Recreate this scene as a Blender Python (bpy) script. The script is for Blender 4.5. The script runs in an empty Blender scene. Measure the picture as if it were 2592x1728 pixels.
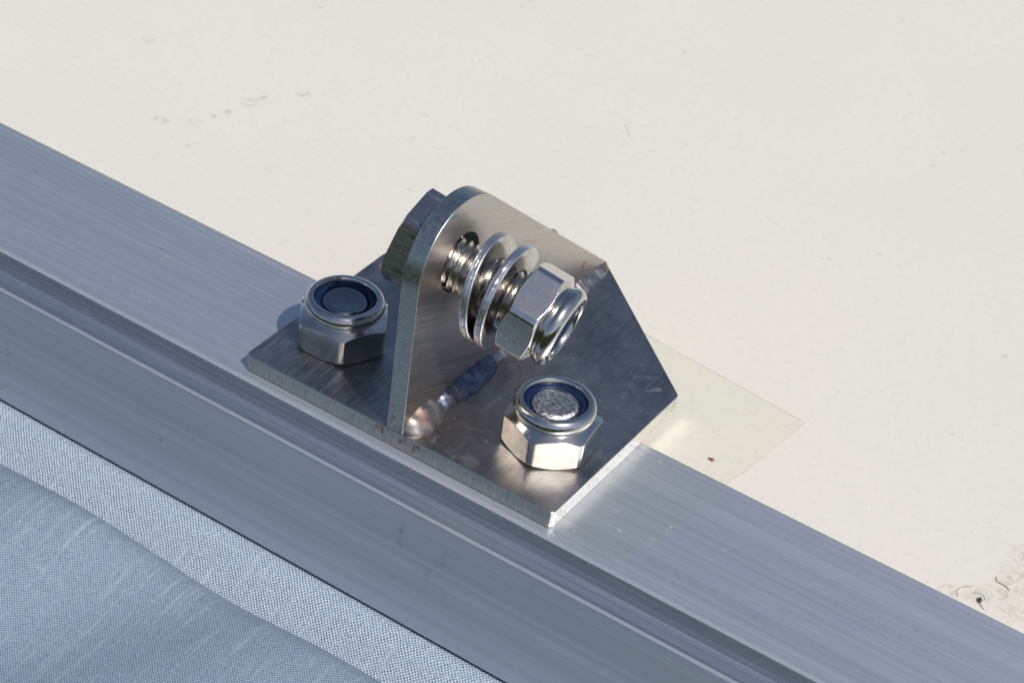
import bpy, bmesh, math, random
from mathutils import Vector, Matrix
random.seed(7)
S = 0.001                      # all lengths below are in millimetres
sc = bpy.context.scene
R = math.radians

# ------------------------------------------------------------------ camera
cd = bpy.data.cameras.new('camera')
cam = bpy.data.objects.new('camera', cd)
sc.collection.objects.link(cam)
cam.location = (0.16661007, -0.22385379, 0.21894728)
cam.rotation_euler = (R(52.930718), R(-6.496477), R(33.448269))
cd.sensor_fit = 'HORIZONTAL'
cd.sensor_width = 22.3
cd.lens = 50.8283
cd.clip_start = 0.01
cd.clip_end = 50
cd.dof.use_dof = True
cd.dof.focus_distance = 0.345
cd.dof.aperture_fstop = 36
sc.camera = cam

# ------------------------------------------------------------------ sun and sky
sun_vec = Vector((0.69, -0.303, 1.0)).normalized()      # towards the sun
elev = math.asin(sun_vec.z)
azim = math.atan2(sun_vec.x, sun_vec.y)
w = bpy.data.worlds.new('World'); sc.world = w; w.use_nodes = True
nt = w.node_tree; nt.nodes.clear()
wo = nt.nodes.new('ShaderNodeOutputWorld'); bg = nt.nodes.new('ShaderNodeBackground')
sky = nt.nodes.new('ShaderNodeTexSky'); sky.sky_type = 'NISHITA'; sky.sun_disc = False
sky.sun_elevation = elev; sky.sun_rotation = azim; sky.air_density = 1.0; sky.dust_density = 1.4; sky.ozone_density = 1.2
tc = nt.nodes.new('ShaderNodeTexCoord'); sp = nt.nodes.new('ShaderNodeSeparateXYZ')
nt.links.new(tc.outputs['Generated'], sp.inputs[0])
nz = nt.nodes.new('ShaderNodeTexNoise'); nz.inputs['Scale'].default_value = 5; nz.inputs['Detail'].default_value = 5
nt.links.new(tc.outputs['Generated'], nz.inputs['Vector'])
ma = nt.nodes.new('ShaderNodeMath'); ma.operation = 'MULTIPLY_ADD'; ma.inputs[1].default_value = -0.35; ma.inputs[2].default_value = 0.10
nt.links.new(nz.outputs['Fac'], ma.inputs[0])
mb = nt.nodes.new('ShaderNodeMath'); mb.operation = 'ADD'
nt.links.new(sp.outputs['Z'], mb.inputs[0]); nt.links.new(ma.outputs[0], mb.inputs[1])
mr = nt.nodes.new('ShaderNodeMapRange'); mr.inputs['From Min'].default_value = -0.02; mr.inputs['From Max'].default_value = 0.04
nt.links.new(mb.outputs[0], mr.inputs['Value'])
mx = nt.nodes.new('ShaderNodeMix'); mx.data_type = 'RGBA'
mx.inputs[6].default_value = (0.38, 0.46, 0.20, 1)      # lawn and hedges round the place, below the sky
nt.links.new(mr.outputs[0], mx.inputs[0]); nt.links.new(sky.outputs[0], mx.inputs[7])
nt.links.new(mx.outputs[2], bg.inputs['Color'])
bg.inputs['Strength'].default_value = 0.09
nt.links.new(bg.outputs[0], wo.inputs[0])
ld = bpy.data.lights.new('sun', 'SUN'); ld.energy = 3.65; ld.angle = R(0.55); ld.color = (1.0, 0.945, 0.86)
so = bpy.data.objects.new('sun', ld); sc.collection.objects.link(so)
so.rotation_euler = sun_vec.to_track_quat('Z', 'Y').to_euler(); so.location = (0.5, -0.3, 0.8)
vs = sc.view_settings
sc.display_settings.display_device = 'sRGB'
vs.view_transform = 'Standard'; vs.look = 'None'; vs.exposure = 0.0; vs.gamma = 1.0; vs.use_curve_mapping = False
sc.cycles.caustics_reflective = True; sc.cycles.blur_glossy = 0.3
sc.cycles.max_bounces = 10; sc.cycles.glossy_bounces = 8; sc.cycles.transparent_max_bounces = 12
sc.cycles.sample_clamp_indirect = 12
sc.cycles.use_denoising = True

# ------------------------------------------------------------------ object helpers
def link(o): sc.collection.objects.link(o); return o
def tag(o, label, cat, group=None, kind=None):
    if label: o['label'] = label
    if cat: o['category'] = cat
    if group: o['group'] = group
    if kind: o['kind'] = kind
    return o
def empty(name, loc=(0, 0, 0), rot=None):
    o = bpy.data.objects.new(name, None); link(o)
    o.location = Vector(loc) * S
    if rot is not None: o.rotation_euler = rot
    o.empty_display_size = 0.005
    return o
def smooth(me, deg=30):
    ca = math.cos(R(deg))
    bm = bmesh.new(); bm.from_mesh(me)
    bm.normal_update()
    for f in bm.faces: f.smooth = True
    for e in bm.edges:
        if len(e.link_faces) == 2:
            e.smooth = e.link_faces[0].normal.dot(e.link_faces[1].normal) > ca
    bm.to_mesh(me); bm.free()
def obj(name, verts, faces, mats, parent=None, deg=30, mi=None, fix=True):
    me = bpy.data.meshes.new(name)
    me.from_pydata([tuple(Vector(v) * S) for v in verts], [], faces)
    if not isinstance(mats, (list, tuple)): mats = [mats]
    for m in mats: me.materials.append(m)
    if mi:
        for i, p in enumerate(me.polygons): p.material_index = mi(i)
    if fix:
        bm = bmesh.new(); bm.from_mesh(me); bmesh.ops.recalc_face_normals(bm, faces=bm.faces); bm.to_mesh(me); bm.free()
    smooth(me, deg)
    o = bpy.data.objects.new(name, me); link(o)
    if parent is not None: o.parent = parent
    return o
def bevel(o, width, seg=2, deg=35):
    m = o.modifiers.new('bevel', 'BEVEL'); m.width = width * S; m.segments = seg
    m.limit_method = 'ANGLE'; m.angle_limit = R(deg); m.harden_normals = False
    return wn(o)
def wn(o):
    m = o.modifiers.new('weighted', 'WEIGHTED_NORMAL'); m.mode = 'FACE_AREA'; m.weight = 60; m.keep_sharp = True
    return o
def grid(nu, nv, fn, closeu=False, closev=False):
    V = []; F = []
    for i in range(nu):
        for j in range(nv): V.append(fn(i, j))
    for i in range(nu if closeu else nu - 1):
        for j in range(nv if closev else nv - 1):
            a = i * nv + j; b = ((i + 1) % nu) * nv + j
            c = ((i + 1) % nu) * nv + (j + 1) % nv; d = i * nv + (j + 1) % nv
            F.append((a, b, c, d))
    return V, F

# ------------------------------------------------------------------ node helpers
class N:
    def __init__(s, name):
        s.m = bpy.data.materials.new(name); s.m.use_nodes = True
        s.t = s.m.node_tree; s.t.nodes.clear()
        s.out = s.t.nodes.new('ShaderNodeOutputMaterial')
        s.p = s.t.nodes.new('ShaderNodeBsdfPrincipled')
        s.t.links.new(s.p.outputs[0], s.out.inputs[0])
        s.tc = s.t.nodes.new('ShaderNodeTexCoord')
        s.bumps = []
        s.last = None
    def sock(s, inp, v):
        if isinstance(v, bpy.types.NodeSocket): s.t.links.new(v, inp)
        elif v is not None:
            if isinstance(v, (tuple, list)) and len(v) == 3 and inp.type == 'RGBA': v = (*v, 1)
            inp.default_value = v
    def vec(s, scale=(1, 1, 1), rot=(0, 0, 0), loc=(0, 0, 0)):
        a = s.t.nodes.new('ShaderNodeMapping'); a.vector_type = 'POINT'
        a.inputs['Scale'].default_value = (1 / S * scale[0], 1 / S * scale[1], 1 / S * scale[2])
        a.inputs['Rotation'].default_value = rot; a.inputs['Location'].default_value = loc
        if any(rot):
            b = s.t.nodes.new('ShaderNodeMapping'); b.inputs['Rotation'].default_value = rot
            s.t.links.new(s.tc.outputs['Object'], b.inputs[0])
            a.inputs['Rotation'].default_value = (0, 0, 0)
            s.t.links.new(b.outputs[0], a.inputs[0])
        else: s.t.links.new(s.tc.outputs['Object'], a.inputs[0])
        return a.outputs[0]
    def noise(s, v, detail=3, rough=0.5, dist=0.0, scale=1.0):
        n = s.t.nodes.new('ShaderNodeTexNoise'); n.inputs['Scale'].default_value = scale
        n.inputs['Detail'].default_value = detail; n.inputs['Roughness'].default_value = rough; n.inputs['Distortion'].default_value = dist
        s.t.links.new(v, n.inputs['Vector']); return n.outputs['Fac']
    def vor(s, v, scale=1.0, feat='F1', out='Distance', rnd=1.0):
        n = s.t.nodes.new('ShaderNodeTexVoronoi'); n.feature = feat; n.inputs['Scale'].default_value = scale
        n.inputs['Randomness'].default_value = rnd
        s.t.links.new(v, n.inputs['Vector']); return n.outputs[out]
    def ramp(s, v, a, b, lo=0.0, hi=1.0):
        n = s.t.nodes.new('ShaderNodeMapRange'); n.interpolation_type = 'SMOOTHSTEP'
        for k, x in (('From Min', a), ('From Max', b), ('To Min', lo), ('To Max', hi)): n.inputs[k].default_value = x
        if a > b:
            n.inputs['From Min'].default_value = b; n.inputs['From Max'].default_value = a
            n.inputs['To Min'].default_value = hi; n.inputs['To Max'].default_value = lo
        s.t.links.new(v, n.inputs['Value']); return n.outputs[0]
    def math(s, op, a, b=None, c=None):
        n = s.t.nodes.new('ShaderNodeMath'); n.operation = op
        s.sock(n.inputs[0], a); s.sock(n.inputs[1], b)
        if c is not None: s.sock(n.inputs[2], c)
        return n.outputs[0]
    def mix(s, f, a, b, mode='MIX'):
        n = s.t.nodes.new('ShaderNodeMix'); n.data_type = 'RGBA'; n.blend_type = mode
        s.sock(n.inputs[0], f); s.sock(n.inputs[6], a); s.sock(n.inputs[7], b); return n.outputs[2]
    def near(s, pt, r, soft=0.5, sc=(1, 1, 1)):
        """1 within r mm of the point (object space), fading out"""
        n = s.t.nodes.new('ShaderNodeVectorMath'); n.operation = 'DISTANCE'
        v = s.vec(sc); s.t.links.new(v, n.inputs[0]); n.inputs[1].default_value = tuple(p * k for p, k in zip(pt, sc))
        return s.ramp(n.outputs['Value'], r, r * (1 - soft), 0, 1)
    def bump(s, h, strength, dist):
        n = s.t.nodes.new('ShaderNodeBump'); n.inputs['Strength'].default_value = strength
        n.inputs['Distance'].default_value = dist * S
        s.t.links.new(h, n.inputs['Height'])
        if s.last is not None: s.t.links.new(s.last, n.inputs['Normal'])
        s.last = n.outputs[0]
        s.t.links.new(n.outputs[0], s.p.inputs['Normal'])
    def set(s, **k):
        for a, b in k.items(): s.sock(s.p.inputs[a.replace('_', ' ')], b)
        return s
    def layer(s, col, marks, amt, tint):
        return s.mix(s.math('MULTIPLY', marks, amt), col, tint)

def specks(n, scale, size, seed=0.0, stretch=(1, 1, 1)):
    v = n.vec(tuple(scale * k for k in stretch), loc=(seed, seed * 1.7, seed * .6))
    d = n.vor(v); g = n.noise(n.vec((scale * .35,) * 3, loc=(seed * 2, 3, 1)), 2)
    return n.math('MULTIPLY', n.ramp(d, size, size * .4, 0, 1), n.ramp(g, .56, .62))

# --- cream painted panel
n = N('cream_paint')
big = n.noise(n.vec((.02, .02, .02)), 3)
fine = n.noise(n.vec((.55, .55, .55)), 4, .6)
mott = n.noise(n.vec((1.0, 1.0, 1.0), loc=(5, 2, 0)), 4, .7)
col = n.mix(n.ramp(big, .3, .7), (.706, .678, .612), (.684, .665, .608))
col = n.mix(n.ramp(mott, .48, .68, 0, .34), col, (.58, .57, .53))
col = n.layer(col, specks(n, .22, .16, 3), .35, (.42, .41, .40))
col = n.layer(col, specks(n, .45, .10, 11), .5, (.9, .9, .88))
# scuff line and curl on the upper left
scn = n.noise(n.vec((.9, .9, .9), loc=(2, 9, 0)), 5, .7, .8)
seg = None
for q, r_ in (((-56, 46.8, -1.5), 2.2), ((-51.5, 50.6, -1.5), 1.8), ((-50.0, 54, -1.5), 1.0), ((-49.3, 57, -1.5), 1.1), ((-48.5, 62, -1.5), 2.3), ((-48.1, 65, -1.5), 1.8), ((-43.1, 71, -1.5), 2.0), ((-75.2, 65.8, -1.5), 2.0)):
    k = n.near(q, r_, .7); seg = k if seg is None else n.math('MAXIMUM', seg, k)
mk = n.math('MULTIPLY', seg, n.ramp(scn, .50, .58))
col = n.layer(col, mk, .50, (.42, .41, .40))
# brown dirt near the lower right
dn = n.noise(n.vec((.55, .55, .55), loc=(1, 4, 0)), 8, .75, 1.2)
seg = None
for q, r_ in (((105.2, 28.6, -1.5), 2.4), ((109.2, 30.3, -1.5), 3.2), ((112, 34, -1.5), 4.2), ((111.5, 38, -1.5), 4.0), ((111.5, 43, -1.5), 4.5), ((114.5, 30, -1.5), 3.6)):
    k = n.near(q, r_, .8); seg = k if seg is None else n.math('MAXIMUM', seg, k)
dm = n.math('MULTIPLY', seg, n.ramp(dn, .42, .66))
col = n.layer(col, dm, .55, (.38, .30, .20))
col = n.layer(col, n.math('MULTIPLY', seg, n.ramp(n.noise(n.vec((1.6, 1.6, 1.6), loc=(7, 4, 0)), 6, .8, 1.5), .60, .68)), .7, (.20, .15, .10))
n.set(Base_Color=col, Roughness=n.ramp(fine, .3, .7, .42, .55), Specular_IOR_Level=.35)
n.bump(fine, .35, .10); n.bump(mk, .5, .08)
M_cream = n.m

# --- extruded aluminium
def alu(name, seed, streak=1.0, fascia=False, base=(.70, .72, .76), metal=.82):
    n = N(name)
    st = n.noise(n.vec((.006, 3.2, 3.2), loc=(seed, seed, 0)), 4, .7)
    st2 = n.noise(n.vec((.002, .7, .7), loc=(seed * 2, 1, 0)), 3, .5)
    st3 = n.noise(n.vec((.05, 4.0, 4.0), loc=(seed * 3, 1, 0)), 2, .6)
    col = n.mix(n.ramp(st2, .3, .7), base, tuple(c * 1.17 for c in base))
    col = n.mix(n.ramp(st, .42, .66, 0, .25 if fascia else .6), col, (.88, .89, .92))
    scr = n.math('MULTIPLY', n.ramp(st3, .55, .64), n.ramp(n.noise(n.vec((.12, .5, .5), loc=(seed, 8, 2)), 3), .44, .56))
    col = n.layer(col, scr, .8 * streak, (.95, .95, .95))
    sp_ = specks(n, .32, .17, seed + 2); col = n.layer(col, sp_, .8, (.95, .95, .95))
    sp2 = specks(n, .25, .13, seed + 9); col = n.layer(col, sp2, .32, (.16, .16, .18))
    if fascia:
        rub = n.math('MULTIPLY', specks(n, .16, .30, seed + 4, (2.2, 1, .5)), n.ramp(n.noise(n.vec((1.5, 1, 1.5)), 4, .7), .42, .6))
        col = n.layer(col, rub, .35, (.25, .25, .27))
        for q, r_ in (((-30.9, -6.2, -19.8), .9),):
            col = n.layer(col, n.math('MULTIPLY', n.near(q, r_, .4), n.ramp(n.noise(n.vec((2, 2, 2)), 3), .35, .5)), .6, (.85, .85, .85))
    else:
        ring = n.math('MULTIPLY', n.near((60.27, 9.56, 0), .75, .4), n.ramp(n.near((60.27, 9.56, 0), .3, .3), 1, .4, .3, 1))
        col = n.layer(col, ring, .8, (.92, .92, .92))
        scf = n.math('MULTIPLY', n.near((62.8, 14.5, 0), 4.5, .6), n.ramp(n.noise(n.vec((1.6, 1.6, 1.6)), 6, .75, .6), .56, .64))
        col = n.layer(col, scf, .6, (.9, .9, .88))
    rg = n.math('ADD', n.ramp(st, .3, .7, .42, .54), n.math('MULTIPLY', st2, .08))
    n.set(Base_Color=col, Metallic=metal, Roughness=rg, Anisotropic=.88)
    tg = n.t.nodes.new('ShaderNodeTangent'); tg.direction_type = 'RADIAL'; tg.axis = 'X'; n.t.links.new(tg.outputs[0], n.p.inputs['Tangent'])
    n.bump(st3, .08, .04); n.bump(st, .05, .05)
    if fascia: n.bump(n.noise(n.vec((.015, .05, .05)), 2), .15, .5)
    return n.m
M_alu = alu('brushed_aluminium', 1.0)
M_alu_g = alu('aluminium_groove_shade', 3.0, .5, False, (.47, .48, .505), .95)  # groove wall and ledge: darker bases stand for shade within the step
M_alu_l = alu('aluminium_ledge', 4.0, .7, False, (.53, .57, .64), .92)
M_lip = alu('aluminium_edge_highlight', 5.0, .5, False, (.86, .87, .88), .80)  # pale base paints the bright sky reflection along the chamfered edges
M_alu_f = alu('brushed_aluminium_face', 6.0, .25, True, (.74, .755, .775), .87)

# --- stainless: stained plate top
n = N('stained_steel')
b1 = n.noise(n.vec((.11, .11, .11), loc=(3, 1, 0)), 4, .6, .3)
b2 = n.noise(n.vec((.5, .5, .5)), 6, .7, .6)
br = n.noise(n.vec((3.0, .12, 1)), 3, .6)
g = n.noise(n.vec((5, 5, 5)), 3, .7)
col = n.mix(n.ramp(b1, .35, .65), (.30, .285, .28), (.50, .47, .435))
col = n.mix(n.ramp(b2, .5, .95, 0, .4), col, (.56, .53, .50))
col = n.mix(n.ramp(br, .4, .7, 0, .45), col, (.56, .535, .505))
col = n.mix(n.math('MULTIPLY', n.ramp(br, .5, .72), n.near((8, 3, 3), 16, .7)), col, (.66, .63, .59))
heat = n.math('MAXIMUM', n.near((33, 9, 3), 9, .8), n.near((30, 30, 3), 9, .9))
col = n.layer(col, heat, .6, (.36, .29, .245))
wisp = n.math('MULTIPLY', n.ramp(n.noise(n.vec((.35, .35, .35), loc=(4, 2, 1)), 7, .8, 1.6), .54, .66), n.math('MAXIMUM', n.near((36, 4, 3), 7, .6), n.near((49, 32, 3), 11, .6)))
col = n.layer(col, wisp, .6, (.62, .60, .60))
col = n.layer(col, specks(n, .9, .16, 2), .9, (.97, .95, .92))
col = n.layer(col, specks(n, 1.6, .16, 12), .9, (.97, .95, .92))
sc1 = n.math('MULTIPLY', n.ramp(n.noise(n.vec((2.5, .10, 1), rot=(0, 0, R(35))), 3, .6), .62, .68), n.ramp(n.noise(n.vec((.2, .2, .2), loc=(2, 5, 0)), 2), .5, .6))
col = n.layer(col, sc1, .5, (.85, .83, .80))
col = n.layer(col, specks(n, .6, .14, 5), .7, (.10, .09, .09))
col = n.layer(col, n.near((39.9, 1.7, 3), 1.7, .3, (1, 1.3, 1)), .5, (.62, .57, .53))
rust = n.math('MULTIPLY', n.math('MAXIMUM', n.near((33, 4, 3), 9, .7), n.near((30.5, 53, 3), 8, .6)), n.ramp(n.noise(n.vec((1.1, 1.1, 1.1), loc=(9, 2, 1)), 6, .8, .8), .57, .66))
col = n.layer(col, rust, .7, (.40, .16, .06))
rg = n.ramp(b2, .25, .75, .31, .40)
rg = n.math('ADD', rg, n.math('MULTIPLY', wisp, .2))
n.set(Base_Color=col, Metallic=1.0, Roughness=rg)
n.bump(br, .22, .03); n.bump(g, .22, .03); n.bump(b1, .05, .5)
M_top = n.m

# --- laser cut edge
def cut_edge(name, stretch, base=(.42, .425, .405), rust_pts=()):
    n = N(name)
    a = n.noise(n.vec(stretch), 4, .7)
    b = n.noise(n.vec((1.2, 1.2, 1.2)), 4, .6)
    col = n.mix(n.ramp(a, .3, .7), base, tuple(min(1, x * 1.45) for x in base))
    col = n.layer(col, n.ramp(b, .55, .7), .4, tuple(x * .6 for x in base))
    for q, r_ in rust_pts:
        m_ = n.math('MULTIPLY', n.near(q, r_, .6), n.ramp(n.noise(n.vec((1.2, 1.2, .7), loc=(3, 3, 3)), 5, .7), .50, .6))
        col = n.layer(col, m_, .85, (.36, .13, .04))
    n.set(Base_Color=col, Metallic=1.0, Roughness=n.ramp(b, .3, .7, *((.12, .18) if 'milled' in name else (.26, .40))))
    n.bump(a, .2 if 'milled' in name else .32, .08); n.bump(b, .12, .1)
    return n.m
M_edge = cut_edge('cut_steel_edge', (4.5, 4.5, .35), rust_pts=(((26, 0, 2.2), 1.6), ((29, 0, 2.2), 1.6), ((31.2, 0, 1.9), 1.4), ((24, 0, 2.6), 1.1)))
M_side = cut_edge('milled_steel_side_lit', (4.5, 4.5, .5), (.66, .65, .63))  # paler copy of the cut edge; brightness stands for reflected sunlight
M_webedge = cut_edge('cut_steel_web_edge', (.6, 4.0, 4.5), (.38, .40, .38), rust_pts=(((26.6, 0, 6), 2.2), ((27.6, 0, 3.6), 1.6)))

# --- brushed web face
n = N('brushed_steel')
br = n.noise(n.vec((1, .035, 3.4), rot=(R(22), 0, 0)), 3, .55)
b2 = n.noise(n.vec((.35, .35, .35)), 5, .65, .4)
col = n.mix(n.ramp(br, .3, .7), (.47, .45, .43), (.60, .58, .56))
col = n.mix(n.ramp(b2, .45, .7, 0, .6), col, (.50, .46, .42))
heat = n.near((29, 14, 2), 11, .7, (1, .5, 1.1))
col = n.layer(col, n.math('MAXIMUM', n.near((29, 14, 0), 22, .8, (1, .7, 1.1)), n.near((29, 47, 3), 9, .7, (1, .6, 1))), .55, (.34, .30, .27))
col = n.layer(col, specks(n, .5, .12, 4), .6, (.9, .9, .88))
rust = n.math('MULTIPLY', n.math('MAXIMUM', n.near((29, 57, 3), 2.3, .5), n.near((29, 49, 7.5), 1.0, .6)), n.ramp(n.noise(n.vec((1.2, 1.2, 1.2)), 5, .7), .42, .55))
col = n.layer(col, rust, .85, (.42, .17, .05))
n.set(Base_Color=col, Metallic=1.0, Roughness=n.ramp(br, .3, .7, .33, .43))
n.bump(br, .08, .03); n.bump(b2, .12, .3)
M_web = n.m

# --- polished nuts and bolts
def steel(name, base, r0, r1, bs=.08, scale=1.0, lines=None, ld_=.03):
    n = N(name)
    a = n.noise(n.vec((scale, scale, scale)), 4, .6)
    b = n.noise(n.vec((6, 6, 6)), 3, .7)
    col = n.mix(n.ramp(a, .3, .7), base, tuple(x * .82 for x in base))
    col = n.layer(col, specks(n, .9, .13, 3), .5, (.2, .19, .18))
    if 'end' in name: col = n.mix(n.ramp(n.noise(n.vec((1.6, 3.2, 1), loc=(2, 1, 0)), 4, .75), .42, .58), tuple(x * .45 for x in base), (.92, .9, .88))  # light and dark speckle in the colour paints sun sparkle on rough metal
    n.set(Base_Color=col, Metallic=1.0, Roughness=n.ramp(a, .3, .7, r0, r1))
    n.bump(a, .10, .12); n.bump(b, bs, .02)
    if lines: n.bump(n.noise(n.vec(lines), 3, .7), .6, ld_)
    return n.m
M_nut = steel('polished_steel', (.66, .645, .62), .10, .20, .12, .5)
M_thread = steel('thread_steel', (.66, .62, .575), .18, .30, .9, 1.5)
M_head = steel('bolt_head_steel', (.50, .49, .47), .20, .30, .3, .8, (3, 3, .3))
M_stud = steel('bolt_end_steel', (.60, .58, .57), .28, .40, 1.0, 2.5, (2.2, 4.0, 1), .22)
M_washer = steel('washer_steel', (.60, .585, .565), .16, .24, .15, .5)
M_wrim = steel('washer_rim_steel', (.76, .76, .77), .26, .38, .6, 1.0, (3.5, 3.5, .5), .08)
M_flat = steel('nut_flat_steel', (.70, .685, .665), .13, .20, .7, .8, (4, 4, 4), .02)
n = N('nylon')
n.set(Base_Color=n.mix(n.ramp(n.noise(n.vec((1.5, 1.5, 1.5)), 3), .3, .7), (.003, .012, .042), (.005, .020, .065)), Roughness=.42, Specular_IOR_Level=.25)
M_nylon = n.m
# --- weld metal
def weld(name, c0, c1, tint, tintpt, tr, rg=(.30, .46)):
    n = N(name)
    a = n.noise(n.vec((.6, .6, .6)), 5, .65, .6); b = n.noise(n.vec((2.5, 2.5, 2.5)), 4, .7)
    col = n.mix(n.ramp(a, .35, .65), c0, c1)
    col = n.layer(col, n.math('MULTIPLY', n.near(tintpt, tr, .8), n.ramp(b, .35, .6)), .7, tint)
    col = n.layer(col, specks(n, 1.1, .16, 2), .8, (.9, .88, .85))
    col = n.layer(col, specks(n, .9, .2, 6), .8, (.05, .045, .045))
    n.set(Base_Color=col, Metallic=1.0, Roughness=n.ramp(b, .3, .7, *rg))
    n.bump(b, .1, .05)
    return n.m
M_weld_a = weld('weld_steel_pale', (.24, .23, .225), (.38, .36, .35), (.42, .17, .12), (30.3, 3.6, 5.2), 2.6, rg=(.40, .55))
M_weld_b = weld('weld_steel_blue', (.07, .085, .13), (.15, .17, .23), (.30, .22, .16), (30, 12, 4), 2.0)
M_weld_c = weld('weld_steel_rear', (.24, .24, .28), (.44, .41, .39), (.45, .2, .07), (30, 57, 4), 3)

# --- woven cloth (coordinates are laid along the sheet through UVs, in mm)
def cloth_mat(name, P, c0, c1, c2, bs):
    n = N(name)
    uv = n.t.nodes.new('ShaderNodeUVMap'); uv.uv_map = 'sheet'
    def uvv(scale, loc=(0, 0, 0)):
        m = n.t.nodes.new('ShaderNodeMapping'); m.inputs['Scale'].default_value = (*scale, 1); m.inputs['Location'].default_value = loc
        n.t.links.new(uv.outputs[0], m.inputs[0]); return m.outputs[0]
    warpn = n.noise(uvv((.5, .5)), 3, .6)
    sx = n.t.nodes.new('ShaderNodeSeparateXYZ'); n.t.links.new(uvv((1, 1)), sx.inputs[0])
    wob = n.math('MULTIPLY', warpn, 4.0)
    u = n.math('ADD', n.math('MULTIPLY', sx.outputs[0], 2 * math.pi / P), n.math('MULTIPLY', n.noise(uvv((.5, .02), (3, 1, 0)), 2), 5.0))
    v = n.math('ADD', n.math('MULTIPLY', sx.outputs[1], 2 * math.pi / P), n.math('MULTIPLY', n.noise(uvv((.02, .5), (1, 7, 0)), 2), 5.0))
    su = n.math('SINE', n.math('ADD', u, wob)); sv = n.math('SINE', n.math('ADD', v, wob))
    prod = n.math('MULTIPLY', su, sv)                      # over / under checker of yarns
    gr = n.noise(uvv((1.7, 1.7), (9, 4, 0)), 5, .8)
    hgt = n.math('ADD', n.math('MULTIPLY', prod, n.ramp(n.noise(uvv((.6, .6), (4, 4, 0)), 3), .3, .7, .28, .55)), n.math('ADD', n.math('MULTIPLY', gr, 1.1), -.05))
    slub = n.noise(uvv((1.2, .06), (2, 2, 0)), 3, .6)       # thick yarns running across the roll
    slub2 = n.noise(uvv((.03, .8), (6, 1, 0)), 3, .6)
    yn = n.noise(uvv((1.1, 1.1)), 4, .75)
    col = n.mix(n.ramp(hgt, .15, .9), c0, c1)
    col = n.mix(n.ramp(slub, .50, .80, 0, .36), col, c2)
    col = n.mix(n.ramp(slub2, .6, .8, 0, .15), col, c2)
    col = n.mix(n.ramp(yn, .35, .75, 0, .45), col, tuple(.5 * (a + b) for a, b in zip(c0, c1)))
    n.set(Base_Color=col, Roughness=.55, Specular_IOR_Level=.45)
    n.bump(hgt, bs, .14); n.bump(slub, .18, .12); n.bump(yn, .3, .05)
    return n.m

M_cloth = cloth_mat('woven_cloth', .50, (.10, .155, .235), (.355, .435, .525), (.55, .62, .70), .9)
M_cloth2 = cloth_mat('coarse_sunlit_cloth', .62, (.10, .165, .25), (.56, .645, .73), (.66, .73, .80), 1.1)  # coarser weave of the same cloth; paler colours paint sunlight on the strip
# --- clear tape
n = N('clear_tape')
n.t.nodes.remove(n.p)
tr = n.t.nodes.new('ShaderNodeBsdfTransparent'); gl = n.t.nodes.new('ShaderNodeBsdfGlossy'); df = n.t.nodes.new('ShaderNodeBsdfDiffuse')
gl.inputs['Roughness'].default_value = .12; df.inputs['Color'].default_value = (.72, .72, .60, 1)
tr.inputs['Color'].default_value = (.995, .998, .968, 1)
m1 = n.t.nodes.new('ShaderNodeMixShader'); m2 = n.t.nodes.new('ShaderNodeMixShader')
m1.inputs[0].default_value = .03; n.t.links.new(tr.outputs[0], m1.inputs[1]); n.t.links.new(gl.outputs[0], m1.inputs[2])
sp_ = n.math('ADD', n.math('MULTIPLY', specks(n, .8, .2, 1), .35), .012)
n.t.links.new(sp_, m2.inputs[0]); n.t.links.new(m1.outputs[0], m2.inputs[1]); n.t.links.new(df.outputs[0], m2.inputs[2])
n.t.links.new(m2.outputs[0], n.out.inputs[0])
M_tape = n.m
def plain(name, c, r=.6, metal=0.0):
    n = N(name); a = n.noise(n.vec((2, 2, 2)), 4, .6)
    n.set(Base_Color=n.mix(n.ramp(a, .3, .7), c, tuple(x * .6 for x in c)), Roughness=r, Metallic=metal); n.bump(a, .3, .1)
    return n.m
M_tape_edge = plain('tape_edge_grime', (.36, .31, .20), .5)

# ================================================================== LARGE SURFACES
# cream panel, its top 1.5 mm under the rail's top face
pz = -1.5
V = [(-900, 24.5, pz), (600, 24.5, pz), (600, 1200, pz), (-900, 1200, pz)]
V += [(x, y, pz - 20) for x, y, z in V]
o = obj('painted_panel', V, [(0, 1, 2, 3), (7, 6, 5, 4), (0, 4, 5, 1), (1, 5, 6, 2), (2, 6, 7, 3), (3, 7, 4, 0)], M_cream)
tag(o, 'large flat cream painted panel behind the aluminium rail', 'panel')

# rail: one extruded profile (y, z)
def arc(cy, cz, r, a0, a1, k=6):
    return [(cy + r * math.cos(R(a0 + (a1 - a0) * i / k)), cz + r * math.sin(R(a0 + (a1 - a0) * i / k))) for i in range(k + 1)]
prof = []
prof += [(26.0, -6.0)] + [(26.0, -1.3)] + arc(25.2, -.8, .8, 0, 90, 8)
prof += [(25.05, -.02), (24.8, -.12), (24.35, -.14), (23.9, -.07), (23.6, 0)]
prof += [(20, 0), (10, 0), (4, 0), (-1.05, 0), (-1.25, -.03), (-1.62, -.26), (-1.73, -.42)]
ng0 = len(prof) - 1
prof += [(-1.73, -3.3)] + arc(-2.23, -3.3, .5, 0, -85, 6)
ng1 = len(prof) - 3
prof += [(-3.0, -3.83), (-4.8, -3.83), (-5.35, -3.72), (-5.6, -3.52), (-5.78, -3.50), (-6.12, -3.72), (-6.23, -3.9)]
nface = len(prof)
prof += [(-6.23, -8), (-6.23, -15), (-6.23, -22)] + arc(-5.83, -25.5, .4, 180, 270, 5)
prof += [(10, -25.9), (24, -25.9), (24, -6.0)]
xs = [-420, -200, -100, -50, 0, 50, 100, 200, 420]
Vr, Fr = grid(len(xs), len(prof), lambda i, j: (xs[i], prof[j][0], prof[j][1]), closev=True)
npf = len(prof)
Fr += [tuple(range(npf)), tuple((len(xs) - 1) * npf + i for i in range(npf))[::-1]]
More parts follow.
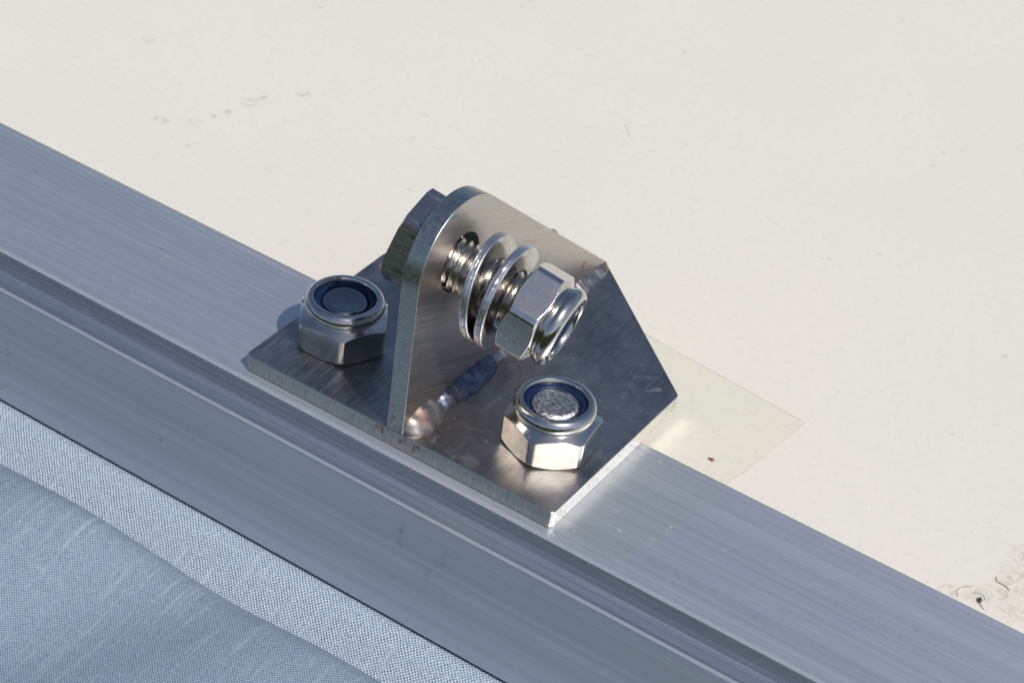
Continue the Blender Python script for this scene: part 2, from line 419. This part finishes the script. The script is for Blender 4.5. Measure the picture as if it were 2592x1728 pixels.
rail = obj('aluminium_rail', Vr, Fr, [M_alu, M_alu_f, M_alu_g, M_alu_l, M_lip], deg=28, mi=lambda i: 1 if (i % npf) >= nface - 1 else (2 if ng0 <= (i % npf) < ng1 else (4 if (i % npf) in (ng0 - 1, ng0 - 2, nface - 3, nface - 4) else (3 if ng1 <= (i % npf) else 0))))
wn(rail)
tag(rail, 'long brushed aluminium rail with a stepped front edge, running diagonally under the steel bracket', 'rail')

# cloth: strip beside the rail, then over a roll (built as a thick sheet)
path = [(4, -28.6), (-2, -27.6), (-5, -27.0), (-6.6, -26.75), (-8, -27.0), (-10, -27.9), (-13, -29.5), (-16, -31.0), (-18.5, -31.8), (-20.2, -31.2)]
cy_, cz_, rr = -26.2, -26.2, 6.0
roll = [(cy_ + rr * math.cos(R(t)), cz_ + rr * math.sin(R(t))) for t in range(-30, 91, 5)]
path = path + roll
th0 = R(108 - 0)
path = path[:]
sl = -math.tan(R(8))
y_, z_ = path[-1]
# carry the roll round until it rises towards the viewer
roll2 = [(cy_ + rr * math.cos(R(t)), cz_ + rr * math.sin(R(t))) for t in range(85, 99, 5)]
y_, z_ = path[-1]
jp = len(path) - 1
pl = [0.0]
for i in range(1, len(path)): pl.append(pl[-1] + math.dist(path[i], path[i - 1]))
for i in range(1, 95): pl.append(pl[-1] + 1.5)
NX = 300
X0, X1 = -230.0, 150.0
def top_z(d): return z_ + sl * d - .0012 * d * d      # d = distance in front of the fold
def cl(i, j):
    x = X0 + i * (X1 - X0) / (NX - 1)
    s_ = max(0, pl[j] - pl[jp])
    if j <= jp: y, z = path[j]
    else:
        dmax = max(4.0, min(62.0, y_ + (63 - .8 * (x - 8))))
        if s_ <= dmax: y, z = y_ - s_ * .97, top_z(s_ * .97)
        else:
            e = s_ - dmax; y0, z0 = y_ - dmax * .97, top_z(dmax * .97); r_ = 7.0; a = min(e / r_, R(100))
            y = y0 - r_ * math.sin(a); z = z0 - r_ * (1 - math.cos(a)) + .2 * r_ * math.sin(a)
            rest = e - r_ * R(100)
            if rest > 0: z -= rest
    t = min(1, max(0, (pl[j] - 30) / 14)); t2 = max(0, min(1, (pl[j] - 12) / 5)) * (1 - t)
    wv = .55 * math.sin(x / 17.0) + .35 * math.sin(x / 7.3 + 1) + .9 * math.sin(x / 41.0 + 2)
    rip = .12 * math.sin(x / 9.0 + pl[j] * .12) * t + (1.9 * math.sin(x / 12.0 + 1.6 + pl[j] * .05) + .9 * math.sin(x / 6.5 + pl[j] * .09) + .5 * math.sin(x / 23.0 - pl[j] * .13)) * t
    return (x, y - t * .1 * wv, z + t * .3 * wv + rip + t2 * .2 * math.sin(x / 6.1 + pl[j] * .4))
path = path + [(0, 0)] * 94
Vc, Fc = grid(NX, len(path), cl)
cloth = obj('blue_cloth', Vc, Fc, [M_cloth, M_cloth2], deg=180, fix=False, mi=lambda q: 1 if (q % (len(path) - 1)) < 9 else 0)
me = cloth.data; ul = me.uv_layers.new(name='sheet')
for lp in me.loops:
    i, j = divmod(lp.vertex_index, len(path))
    ul.data[lp.index].uv = (X0 + i * (X1 - X0) / (NX - 1), pl[j])
md = cloth.modifiers.new('thickness', 'SOLIDIFY'); md.thickness = .35 * S; md.offset = -1
tag(cloth, 'pale blue woven cloth with a soft rolled fold lying below the rail', 'cloth')

# ================================================================== BRACKET
br_e = empty('steel_bracket', (0, 0, 0))
tag(br_e, 'stained stainless steel bracket with an upright lug welded to a pointed base plate', 'bracket')
L, Wc, T, yt = 55.2, 35.65, 3.0, 58.2
out = [(0, 0), (L, 0), (L, Wc), (28.6, yt - .3), (26.6, yt - .3), (0, Wc)]
def round_poly(P, r, k=5):
    Q = []
    for i in range(len(P)):
        p = Vector(P[i]); a = Vector(P[i - 1]); b = Vector(P[(i + 1) % len(P)])
        da = (a - p).normalized(); db = (b - p).normalized()
        ang = math.acos(max(-1, min(1, da.dot(db)))); tlen = min(r / math.tan(ang / 2), .45 * (a - p).length, .45 * (b - p).length)
        A = p + da * tlen; B = p + db * tlen
        for s in range(k + 1):
            t = s / k; Q.append(tuple((1 - t) ** 2 * A + 2 * t * (1 - t) * p + t * t * B))
    return Q
po = round_poly(out, .9)
m = len(po)
V = [(x, y, .12) for x, y in po] + [(x, y, T) for x, y in po]
F = [tuple(range(m))[::-1], tuple(range(m, 2 * m))] + [(i, (i + 1) % m, m + (i + 1) % m, m + i) for i in range(m)]
plate = obj('base_plate', V, F, [M_top, M_edge, M_side], br_e, mi=lambda i: 0 if i < 2 else (2 if po[i - 2][0] > L - .3 and po[(i - 1) % m][0] > L - .3 else 1))
bevel(plate, .14, 2, 50)

# upright lug (y, z) outline, star-shaped about the hole
xw, tw = 26.05, 2.9
hy, hz, hr = 10.5, 28.4, 4.65
acy, acz, ar = 10.45, 28.6, 10.42
dirn = Vector((-.823, 1)).normalized()
nrm = Vector((.636, .772))
top_pt = (acy + ar * nrm.x, acz + ar * nrm.y)
ol = [(0.03, 3.0), (57.6, 3.0), (57.3, 3.3), top_pt]
a_s = math.degrees(math.atan2(nrm.y, nrm.x))
arcp = [(acy + ar * math.cos(R(a_s + (180 - a_s) * i / 40)), acz + ar * math.sin(R(a_s + (180 - a_s) * i / 40))) for i in range(1, 41)]
ol = [(0.03, 3.0), (57.4, 3.0)] + [(57.4 + (top_pt[0] - 57.4) * t, 3.6 + (top_pt[1] - 3.6) * t) for t in (0, .2, .4, .6, .8)] + [top_pt] + arcp
# densify and pair with the hole rim by angle
dn_ = []
for i in range(len(ol)):
    a = Vector(ol[i]); b = Vector(ol[(i + 1) % len(ol)])
    k = max(1, int((b - a).length / 1.5))
    for s in range(k): dn_.append(a.lerp(b, s / k))
ring = []
for q in dn_:
    an = math.atan2(q.y - hz, q.x - hy); ring.append((hy + hr * math.cos(an), hz + hr * math.sin(an)))
m = len(dn_)
V = []
for x in (xw, xw + tw):
    V += [(x, q.x, q.y) for q in dn_]
    V += [(x, q[0], q[1]) for q in ring]
F = []; mi_ = []
for s, off in ((0, 0), (1, 2 * m)):
    for i in range(m):
        j = (i + 1) % m
        F.append((off + i, off + j, off + m + j, off + m + i)); mi_.append(0)
for i in range(m):
    j = (i + 1) % m
    F.append((i, j, 2 * m + j, 2 * m + i)); mi_.append(1)
    F.append((m + i, m + j, 3 * m + j, 3 * m + i)); mi_.append(1)
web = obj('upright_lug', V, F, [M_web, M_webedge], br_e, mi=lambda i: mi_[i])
bevel(web, .12, 2, 50)

# weld beads along the foot of the lug
def bead(name, y0, y1, ra, rb, mat, rip=0.0, x0=28.75, z0=2.8, seed=0, power=.5, flat=1.0, amp=.06, ex=2.6, k=90):
    rnd = random.Random(seed)
    ph = [rnd.uniform(0, 6.28) for _ in range(6)]
    def f(i, j):
        t = i / (k - 1); y = y0 + (y1 - y0) * t
        e = max(0.0, 1 - abs(2 * t - 1) ** ex) ** power
        if ex < 2:
            e = max(0.0, math.sin(math.pi * t ** .85)) ** .62
        r = (ra + (rb - ra) * t) * e
        r *= 1 + amp * math.sin(y * .9 + ph[0]) + amp * .4 * math.sin(y * 2.1 + ph[1])
        a = R(-8 + 106 * j / 18)
        sq = 1 - .16 * math.sin(2 * a) * (1 if ra < 3.4 else -.2)
        rr_ = r * sq * (1 + rip * (math.sin(y * 3.3 + 1.2 * math.sin(a * 1.2)) ** 2) + .02 * math.sin(a * 5 + y * 2 + ph[2]))
        return (x0 + rr_ * math.cos(a) * flat, y, z0 + rr_ * math.sin(a))
    V, F = grid(k, 19, f)
    return obj(name, V, F, mat, br_e, deg=60)
bead('weld_bead', .1, 10.2, 3.3, 3.1, M_weld_a, seed=1, power=.6, ex=1.9)['label'] = 'pale front weld blob with a reddish tint'
bead('weld_bead', 8.6, 23.8, 2.6, 2.9, M_weld_b, rip=.015, seed=2, amp=.03, power=.4)['label'] = 'dark blue rippled weld bead'
bead('weld_bead', 3.0, 56.5, 1.35, 1.5, M_weld_c, seed=3, amp=.1)['label'] = 'thin weld run along the foot of the lug'
bead('weld_bead', 42.5, 57.3, 1.9, 1.9, M_weld_c, rip=.035, seed=4, amp=.08, power=.4)['label'] = 'lumpy rear weld with rust'
# burr standing on the sloping edge of the lug
by, bz = 41.8, 16.35
def burr(i, j):
    t = i / 15; e = math.sin(math.pi * t) ** .6
    a = 2 * math.pi * j / 10
    yy = by - 1.3 + 2.8 * t; zz = bz + .823 * (1.3 - 2.8 * t) + .15
    r = .30 * e * (1 + .3 * math.sin(9 * t + 2 * a))
    return (xw + .5 + r * math.cos(a), yy + r * math.sin(a) * .64, zz + r * 1.3 * math.sin(a) * .77)
V, F = grid(16, 10, burr, closev=True)
obj('weld_spatter', V, F, M_head, br_e, deg=60)

# ================================================================== FASTENERS (local axis = Z)
def hexr(th, af, rc):
    a = (th + math.pi / 6) % (math.pi / 3) - math.pi / 6
    return min(af / 2 / math.cos(a), rc)
def hex_ring_body(af, rc, rf0, rf1, H, slope=.577, na=240):
    """rows of a hexagon with conically chamfered ends: rf0/rf1 = flat radius at bottom/top"""
    rows = []
    for kind in range(4):
        row = []
        for i in range(na):
            th = 2 * math.pi * i / na; r = hexr(th, af, rc)
            if kind == 0: row.append((min(rf0, r), th, 0))
            if kind == 1: row.append((r, th, max(0, (r - rf0)) * slope + .001))
            if kind == 2: row.append((r, th, H - max(0, (r - rf1)) * slope - .001))
            if kind == 3: row.append((min(rf1, r), th, H))
        rows.append(row)
    return rows
def rev(rows, na=240):
    V = []; F = []
    for row in rows:
        for r, th, z in row: V.append((r * math.cos(th), r * math.sin(th), z))
    for k in range(len(rows) - 1):
        for i in range(na):
            j = (i + 1) % na
            F.append((k * na + i, k * na + j, (k + 1) * na + j, (k + 1) * na + i))
    return V, F
def circ(r, z, na=240): return [(r, 2 * math.pi * i / na, z) for i in range(na)]

def nyloc(name, loc, rot, hexrot, label, group='nylon insert lock nuts'):
    e = empty(name, loc, rot); tag(e, label, 'nut', group)
    rows = [circ(4.1, .5), circ(4.25, 0)]
    body = hex_ring_body(13.1, 7.32, 6.35, 5.75, 5.6, .62)
    rows += body
    prof_ = [(5.72, 5.72), (5.78, 5.82), (5.95, 5.98), (6.12, 6.25), (6.19, 6.6), (6.17, 6.95), (6.05, 7.3), (5.85, 7.62), (5.58, 7.88), (5.3, 8.0), (5.05, 8.02), (4.85, 7.95), (4.72, 7.8), (4.66, 7.6), (4.66, 6.6)]
    rows += [circ(r, z) for r, z in prof_]
    V, F = rev(rows)
    b = obj('nut_body', V, F, [M_nut, M_flat], e, deg=26, mi=lambda q: 1 if q // 240 == 3 else 0)
    b.rotation_euler = (0, 0, hexrot)
    bevel(b, .30, 3, 40)
    V, F = rev([circ(4.66, 7.0), circ(4.62, 7.22), circ(4.45, 7.3), circ(3.95, 7.18), circ(3.72, 7.0), circ(3.6, 6.6), circ(3.6, 6.0)])
    obj('nylon_insert', V, F, M_nylon, e, deg=40)
    return e
def stud_mesh(name, r, z0, z1, mat, parent=None):
    prof_ = [(r, z0), (r, z1 - .5), (r - .12, z1 - .3), (r - .5, z1 - .05), (r - .65, z1), (r - .9, z1 - .05)]
    rows = [circ(a, z, 72) for a, z in prof_]
    V, F = rev(rows, 72)
    c = len(V); V += [(0, 0, z1 - .08)]
    k = (len(rows) - 1) * 72
    for i in range(72): F.append((k + i, k + (i + 1) % 72, c))
    V += [(0, 0, z0)]
    for i in range(72): F.append((i, (i + 1) % 72, c + 1))
    return obj(name, V, F, mat, parent, deg=35)
n1 = (8.45, 12.75); n2 = (46.1, 13.25)
nyloc('lock_nut', (n1[0], n1[1], T + .02), None, R(-26), 'shaded lock nut on the left side of the bracket, left of the upright lug')
nyloc('lock_nut', (n2[0], n2[1], T + .02), None, R(7), 'sunlit lock nut nearest the right front corner of the bracket plate')
M_stud_d = steel('shaded_bolt_tip_steel', (.30, .31, .34), .12, .2, .15, 1.5)  # left bolt end: shade and dark sky reflection put into the base colour
for q, lb in ((n1, 'dark round bolt end inside the left lock nut'), (n2, 'bright hammered bolt end inside the sunlit lock nut in front')):
    s = stud_mesh('mounting_bolt', 3.58, -28.5, 7.35, M_stud_d if 'dark' in lb else M_stud)
    s.location = Vector((q[0], q[1], T + .02)) * S
    tag(s, lb, 'bolt', 'upright mounting bolts')

# pivot bolt through the lug, drooping in its oversize hole
P0 = Vector((28.94, 10.753, 27.595))
ax = Vector((1, .123, -.233)).normalized()
u = Vector((0, 0, 1)).cross(ax).normalized(); v = ax.cross(u)
rotm = Matrix((u, v, ax)).transposed()
# local +Z = axis, local X = u, local Y = v
eul = rotm.to_euler()
pb = empty('pivot_bolt', P0, eul)
tag(pb, 'horizontal hex bolt passing through the hole in the upright lug', 'bolt')
# head: from s=-3.8 to -8.5 ; hex corner phase 2.305
rows = [circ(3.6, -.0)] + [circ(5.9, 0.0)]
hb = hex_ring_body(13.7, 7.92, 7.6, 7.35, 5.2, .5)
rows = [circ(3.9, .0)] + hb + [circ(3.0, 5.2), circ(.05, 5.2)]
V, F = rev(rows)
V = [(x, y, -3.8 - z) for x, y, z in V]
hd = obj('bolt_head', V, F, M_head, pb, deg=26)
hd.rotation_euler = (0, 0, 2.305 - math.pi / 6); bevel(hd, .12, 2, 40)
# thread
s0, s1_, pitch, na, npp = -3.9, 16.2, 1.06, 72, 10
nr = int((s1_ - s0) / pitch * npp)
def thr(i, j):
    s = s0 + (s1_ - s0) * i / (nr - 1); th = 2 * math.pi * j / na
    t = ((s / pitch) - th / (2 * math.pi)) % 1.0
    tri = 1 - abs(2 * t - 1)
    r = 3.48 + .50 * max(0, min(1, (tri - .10) * 1.2))
    if s > s1_ - 1.0: r = min(r, 3.95 - (s - s1_ + 1.0) * .8)
    return (r * math.cos(th), r * math.sin(th), s)
V, F = grid(nr, na, thr, closev=True)
V.append((0, 0, s1_)); c = len(V) - 1
for j in range(na): F.append(((nr - 1) * na + j, (nr - 1) * na + (j + 1) % na, c))
obj('threaded_shank', V, F, M_thread, pb, deg=50)
# its nut
sn = 9.9
nn = nyloc('lock_nut', P0 + ax * sn, eul, 2.632 - math.pi / 6, 'shiny lock nut on the end of the horizontal bolt, hanging out in the air')

def washer(s, nrm_, offs, label):
    """flat washer whose outer face is at s along the bolt, hanging with its own normal"""
    t = 1.3
    th = [(4.5, 0.1), (4.6, 0), (7.8, 0), (7.92, .06), (8.02, .2), (8.03, .6), (8.06, .64), (8.06, 1.1), (8.0, 1.22), (7.9, t), (4.6, t), (4.5, t - .1)]
    k = 160; V = []; F = []; mi_ = []
    rnd = random.Random(int(s * 10)); jit = [rnd.uniform(-.035, .035) for _ in range(k)]
    for i, (r, z) in enumerate(th):
        for j in range(k):
            a = 2 * math.pi * j / k; rj = r + (jit[j] if i in (6, 7, 8) else 0)
            V.append((rj * math.cos(a), rj * math.sin(a), -z))
    for i in range(len(th)):
        for j in range(k):
            ii = (i + 1) % len(th); jj = (j + 1) % k
            F.append((i * k + j, i * k + jj, ii * k + jj, ii * k + j)); mi_.append(1 if 3 <= i <= 8 else 0)
    o = obj('flat_washer', V, F, [M_washer, M_wrim], None, deg=30, mi=lambda q: mi_[q])
    o.location = (P0 + ax * s + Vector(offs)) * S
    o.rotation_euler = Vector(nrm_).normalized().to_track_quat('Z', 'Y').to_euler()
    tag(o, label, 'washer', 'flat washers on the horizontal bolt')
    return o
washer(5.49, (1, .115, .06), (0, .03, -.5), 'round flat washer nearer the upright lug, the inner one of the pair')
washer(8.31, (1, .077, -.087), (0, .37, -.7), 'outer round flat washer of the pair, next to the nut on the horizontal bolt')

# ================================================================== SMALL THINGS
# clear tape lying over panel and rail
poly = [(45.6, 50.0), (52, 49.7), (58.5, 49.3), (65, 49.0), (71.4, 48.5), (70.4, 38), (69.5, 28.8), (70.0, 25.6), (69.35, 15.1), (68.2, 8.4), (65.9, 2.0), (65.8, 0.0), (61.8, .1), (58.6, .3), (55.9, .45), (55.5, 8), (55.5, 18), (55.5, 25.6), (55.5, 28.8), (55.5, 36.2)]
def tz(y):
    if y <= 25.5: return .05
    if y >= 31.5: return pz + .05
    t = (y - 25.5) / 6.0; t = t * t * (3 - 2 * t)
    return .05 + t * (pz)
# strips by y so that it bends over the step
ys = [0.2, 3, 8, 14, 20, 25.4, 26.2, 27, 27.8, 28.6, 29.4, 30.2, 31, 31.6, 34, 36.2, 40, 45, 49.0]
def xr(y):
    pts = [(0, 65.8), (2, 65.9), (8.4, 68.2), (15.1, 69.35), (25.6, 70.0), (28.8, 69.5), (38, 70.4), (49.5, 71.4)]
    for (a, b), (c_, d) in zip(pts, pts[1:]):
        if a <= y <= c_: return b + (d - b) * (y - a) / (c_ - a)
    return pts[-1][1]
def xl(y):
    if y <= 36: return 55.55
    return 55.4 - (y - 35.65) / (yt - 35.65) * (55.2 - 28.6) + .3
rndt = random.Random(3)
V = []; F = []
NXT = 14
for iy, y in enumerate(ys):
    a, b = xl(y), xr(y)
    for k in range(NXT):
        t = k / (NXT - 1); x = a + (b - a) * t
        yy = y + (.25 * math.sin(x * .9) if iy in (0,) else 0) + (-.09 * (x - 55) + .9 if iy == len(ys) - 1 else 0)
        V.append((x + (rndt.uniform(-.08, .08) if k == NXT - 1 else 0), yy, tz(y) + .006 * math.sin(x * 2 + y)))
for i in range(len(ys) - 1):
    for k in range(NXT - 1):
        F.append((i * NXT + k, i * NXT + k + 1, (i + 1) * NXT + k + 1, (i + 1) * NXT + k))
tape = empty('clear_tape', (55.5, .2, 0)); tag(tape, 'yellowed patch of clear tape stuck across the rail and panel, right of the bracket', 'tape')
off = Vector((55.5, .2, 0))
tf = obj('tape_film', [tuple(Vector(q) - off) for q in V], F, M_tape, tape, deg=60, fix=False)
# grimy rim of the tape, a hair-thin ridge
rim = [V[k] for k in range(NXT)] + [V[i * NXT + NXT - 1] for i in range(1, len(ys))] + [V[(len(ys) - 1) * NXT + k] for k in range(NXT - 2, -1, -1)]
def tube(P, r, sides=6, taper=None):
    V = []; F = []
    for i, p in enumerate(P):
        p = Vector(p); a = Vector(P[max(0, i - 1)]); b = Vector(P[min(len(P) - 1, i + 1)])
        d = (b - a).normalized(); s = d.cross(Vector((0, 0, 1))).normalized(); t = s.cross(d)
        rr_ = r * (taper(i / (len(P) - 1)) if taper else 1)
        for k in range(sides):
            an = 2 * math.pi * k / sides; V.append(tuple(p + s * (rr_ * math.cos(an)) + t * (rr_ * math.sin(an))))
    for i in range(len(P) - 1):
        for k in range(sides):
            F.append((i * sides + k, i * sides + (k + 1) % sides, (i + 1) * sides + (k + 1) % sides, (i + 1) * sides + k))
    F += [tuple(range(sides)), tuple((len(P) - 1) * sides + k for k in range(sides))]
    return V, F
Vt, Ft = tube([tuple(Vector(q) - off + Vector((0, 0, .01))) for q in rim], .013)
obj('tape_edge', Vt, Ft, M_tape_edge, tape, deg=80)

M_seed = plain('dark_seed', (.05, .055, .09), .35); M_fib = plain('brown_fibre', (.30, .24, .17), .7); M_leaf = plain('orange_leaf', (.42, .16, .05), .6)
def blob(c, rx, ry, rz, ang, k=14, l=9):
    V = []; F = []
    ca, sa = math.cos(ang), math.sin(ang)
    def f(i, j):
        ph = math.pi * (i + .02) / (l - 1 + .04); th = 2 * math.pi * j / k
        x = rx * math.cos(ph); y = ry * math.sin(ph) * math.cos(th) * (1 - .25 * math.cos(ph)); z = rz * math.sin(ph) * math.sin(th)
        return (c[0] + x * ca - y * sa, c[1] + x * sa + y * ca, c[2] + z)
    return grid(l, k, f, closev=True)
se = empty('seed', (109.7, 29.2, pz)); tag(se, 'tiny dark seed with a thin tail lying in the dirt beside the rail', 'seed')
V, F = blob((0, 0, .3), .5, .3, .3, R(115)); obj('seed_pod', V, F, M_seed, se, deg=60)
V, F = tube([(.15, -.45, .3), (.5, -.8, .2), (.9, -1.05, .12), (1.35, -1.3, .1)], .07, taper=lambda t: 1 - .6 * t); obj('tail', V, F, M_fib, se, deg=60)
lf = [(0, 0), (.55, .35), (.75, 0), (1.15, .05), (.8, -.35), (1.0, -.75), (.45, -.5), (.1, -.55), (-.35, -.2)]
V = [(x * .8, y * .8, .12 + .12 * math.sin(x * 4 + y * 3)) for x, y in lf] + [(x * .8, y * .8, .06 + .12 * math.sin(x * 4 + y * 3)) for x, y in lf]
m = len(lf); F = [tuple(range(m)), tuple(range(m, 2 * m))[::-1]] + [(i, (i + 1) % m, m + (i + 1) % m, m + i) for i in range(m)]
o = obj('leaf_fragment', V, F, M_leaf, None, deg=20); o.location = Vector((64.2, 30.9, -1.38)) * S
tag(o, 'orange-brown leaf fragment lying on the clear tape', 'leaf fragment')
def fibre(pts, label, r=.028, name='fibre'):
    P = []
    for i in range(len(pts) - 1):
        for s in range(6):
            t = s / 6; p0 = Vector(pts[max(0, i - 1)]); p1 = Vector(pts[i]); p2 = Vector(pts[i + 1]); p3 = Vector(pts[min(len(pts) - 1, i + 2)])
            P.append(.5 * ((2 * p1) + (p2 - p0) * t + (2 * p0 - 5 * p1 + 4 * p2 - p3) * t * t + (3 * p1 - p0 - 3 * p2 + p3) * t ** 3))
    P.append(Vector(pts[-1])); base = Vector((P[0].x, P[0].y, pz))
    V, F = tube([tuple(Vector((p.x, p.y, pz + .06 + (p.z if len(p) > 2 else 0))) - base) for p in P], r)
    o = obj(name, V, F, M_fib, None, deg=80); o.location = base * S
    tag(o, label, 'fibre', 'loose fibres on the panel'); return o
fibre([(106.9, 27.9, 0), (106.3, 28.8, .1), (106.5, 30.0, .2), (107.6, 31.2, .1)], 'curved brown fibre touching the rail edge, left of the seed')
fibre([(108.1, 30.0, 0), (109.2, 30.6, .1), (110.0, 30.3, .1), (110.1, 29.7, 0)], 'hooked brown fibre just above the seed', .03)
fibre([(109.5, 35.6, 0), (110.0, 34.7, .1), (111.3, 34.5, .1), (112.1, 34.3, 0)], 'dark bent fibre in the dirt stain at the right edge', .045)
fibre([(5.2, 103.4, 0), (6.4, 102.4, .1), (8.0, 100.4, 0)], 'thin fibre alone on the open cream panel', .018)
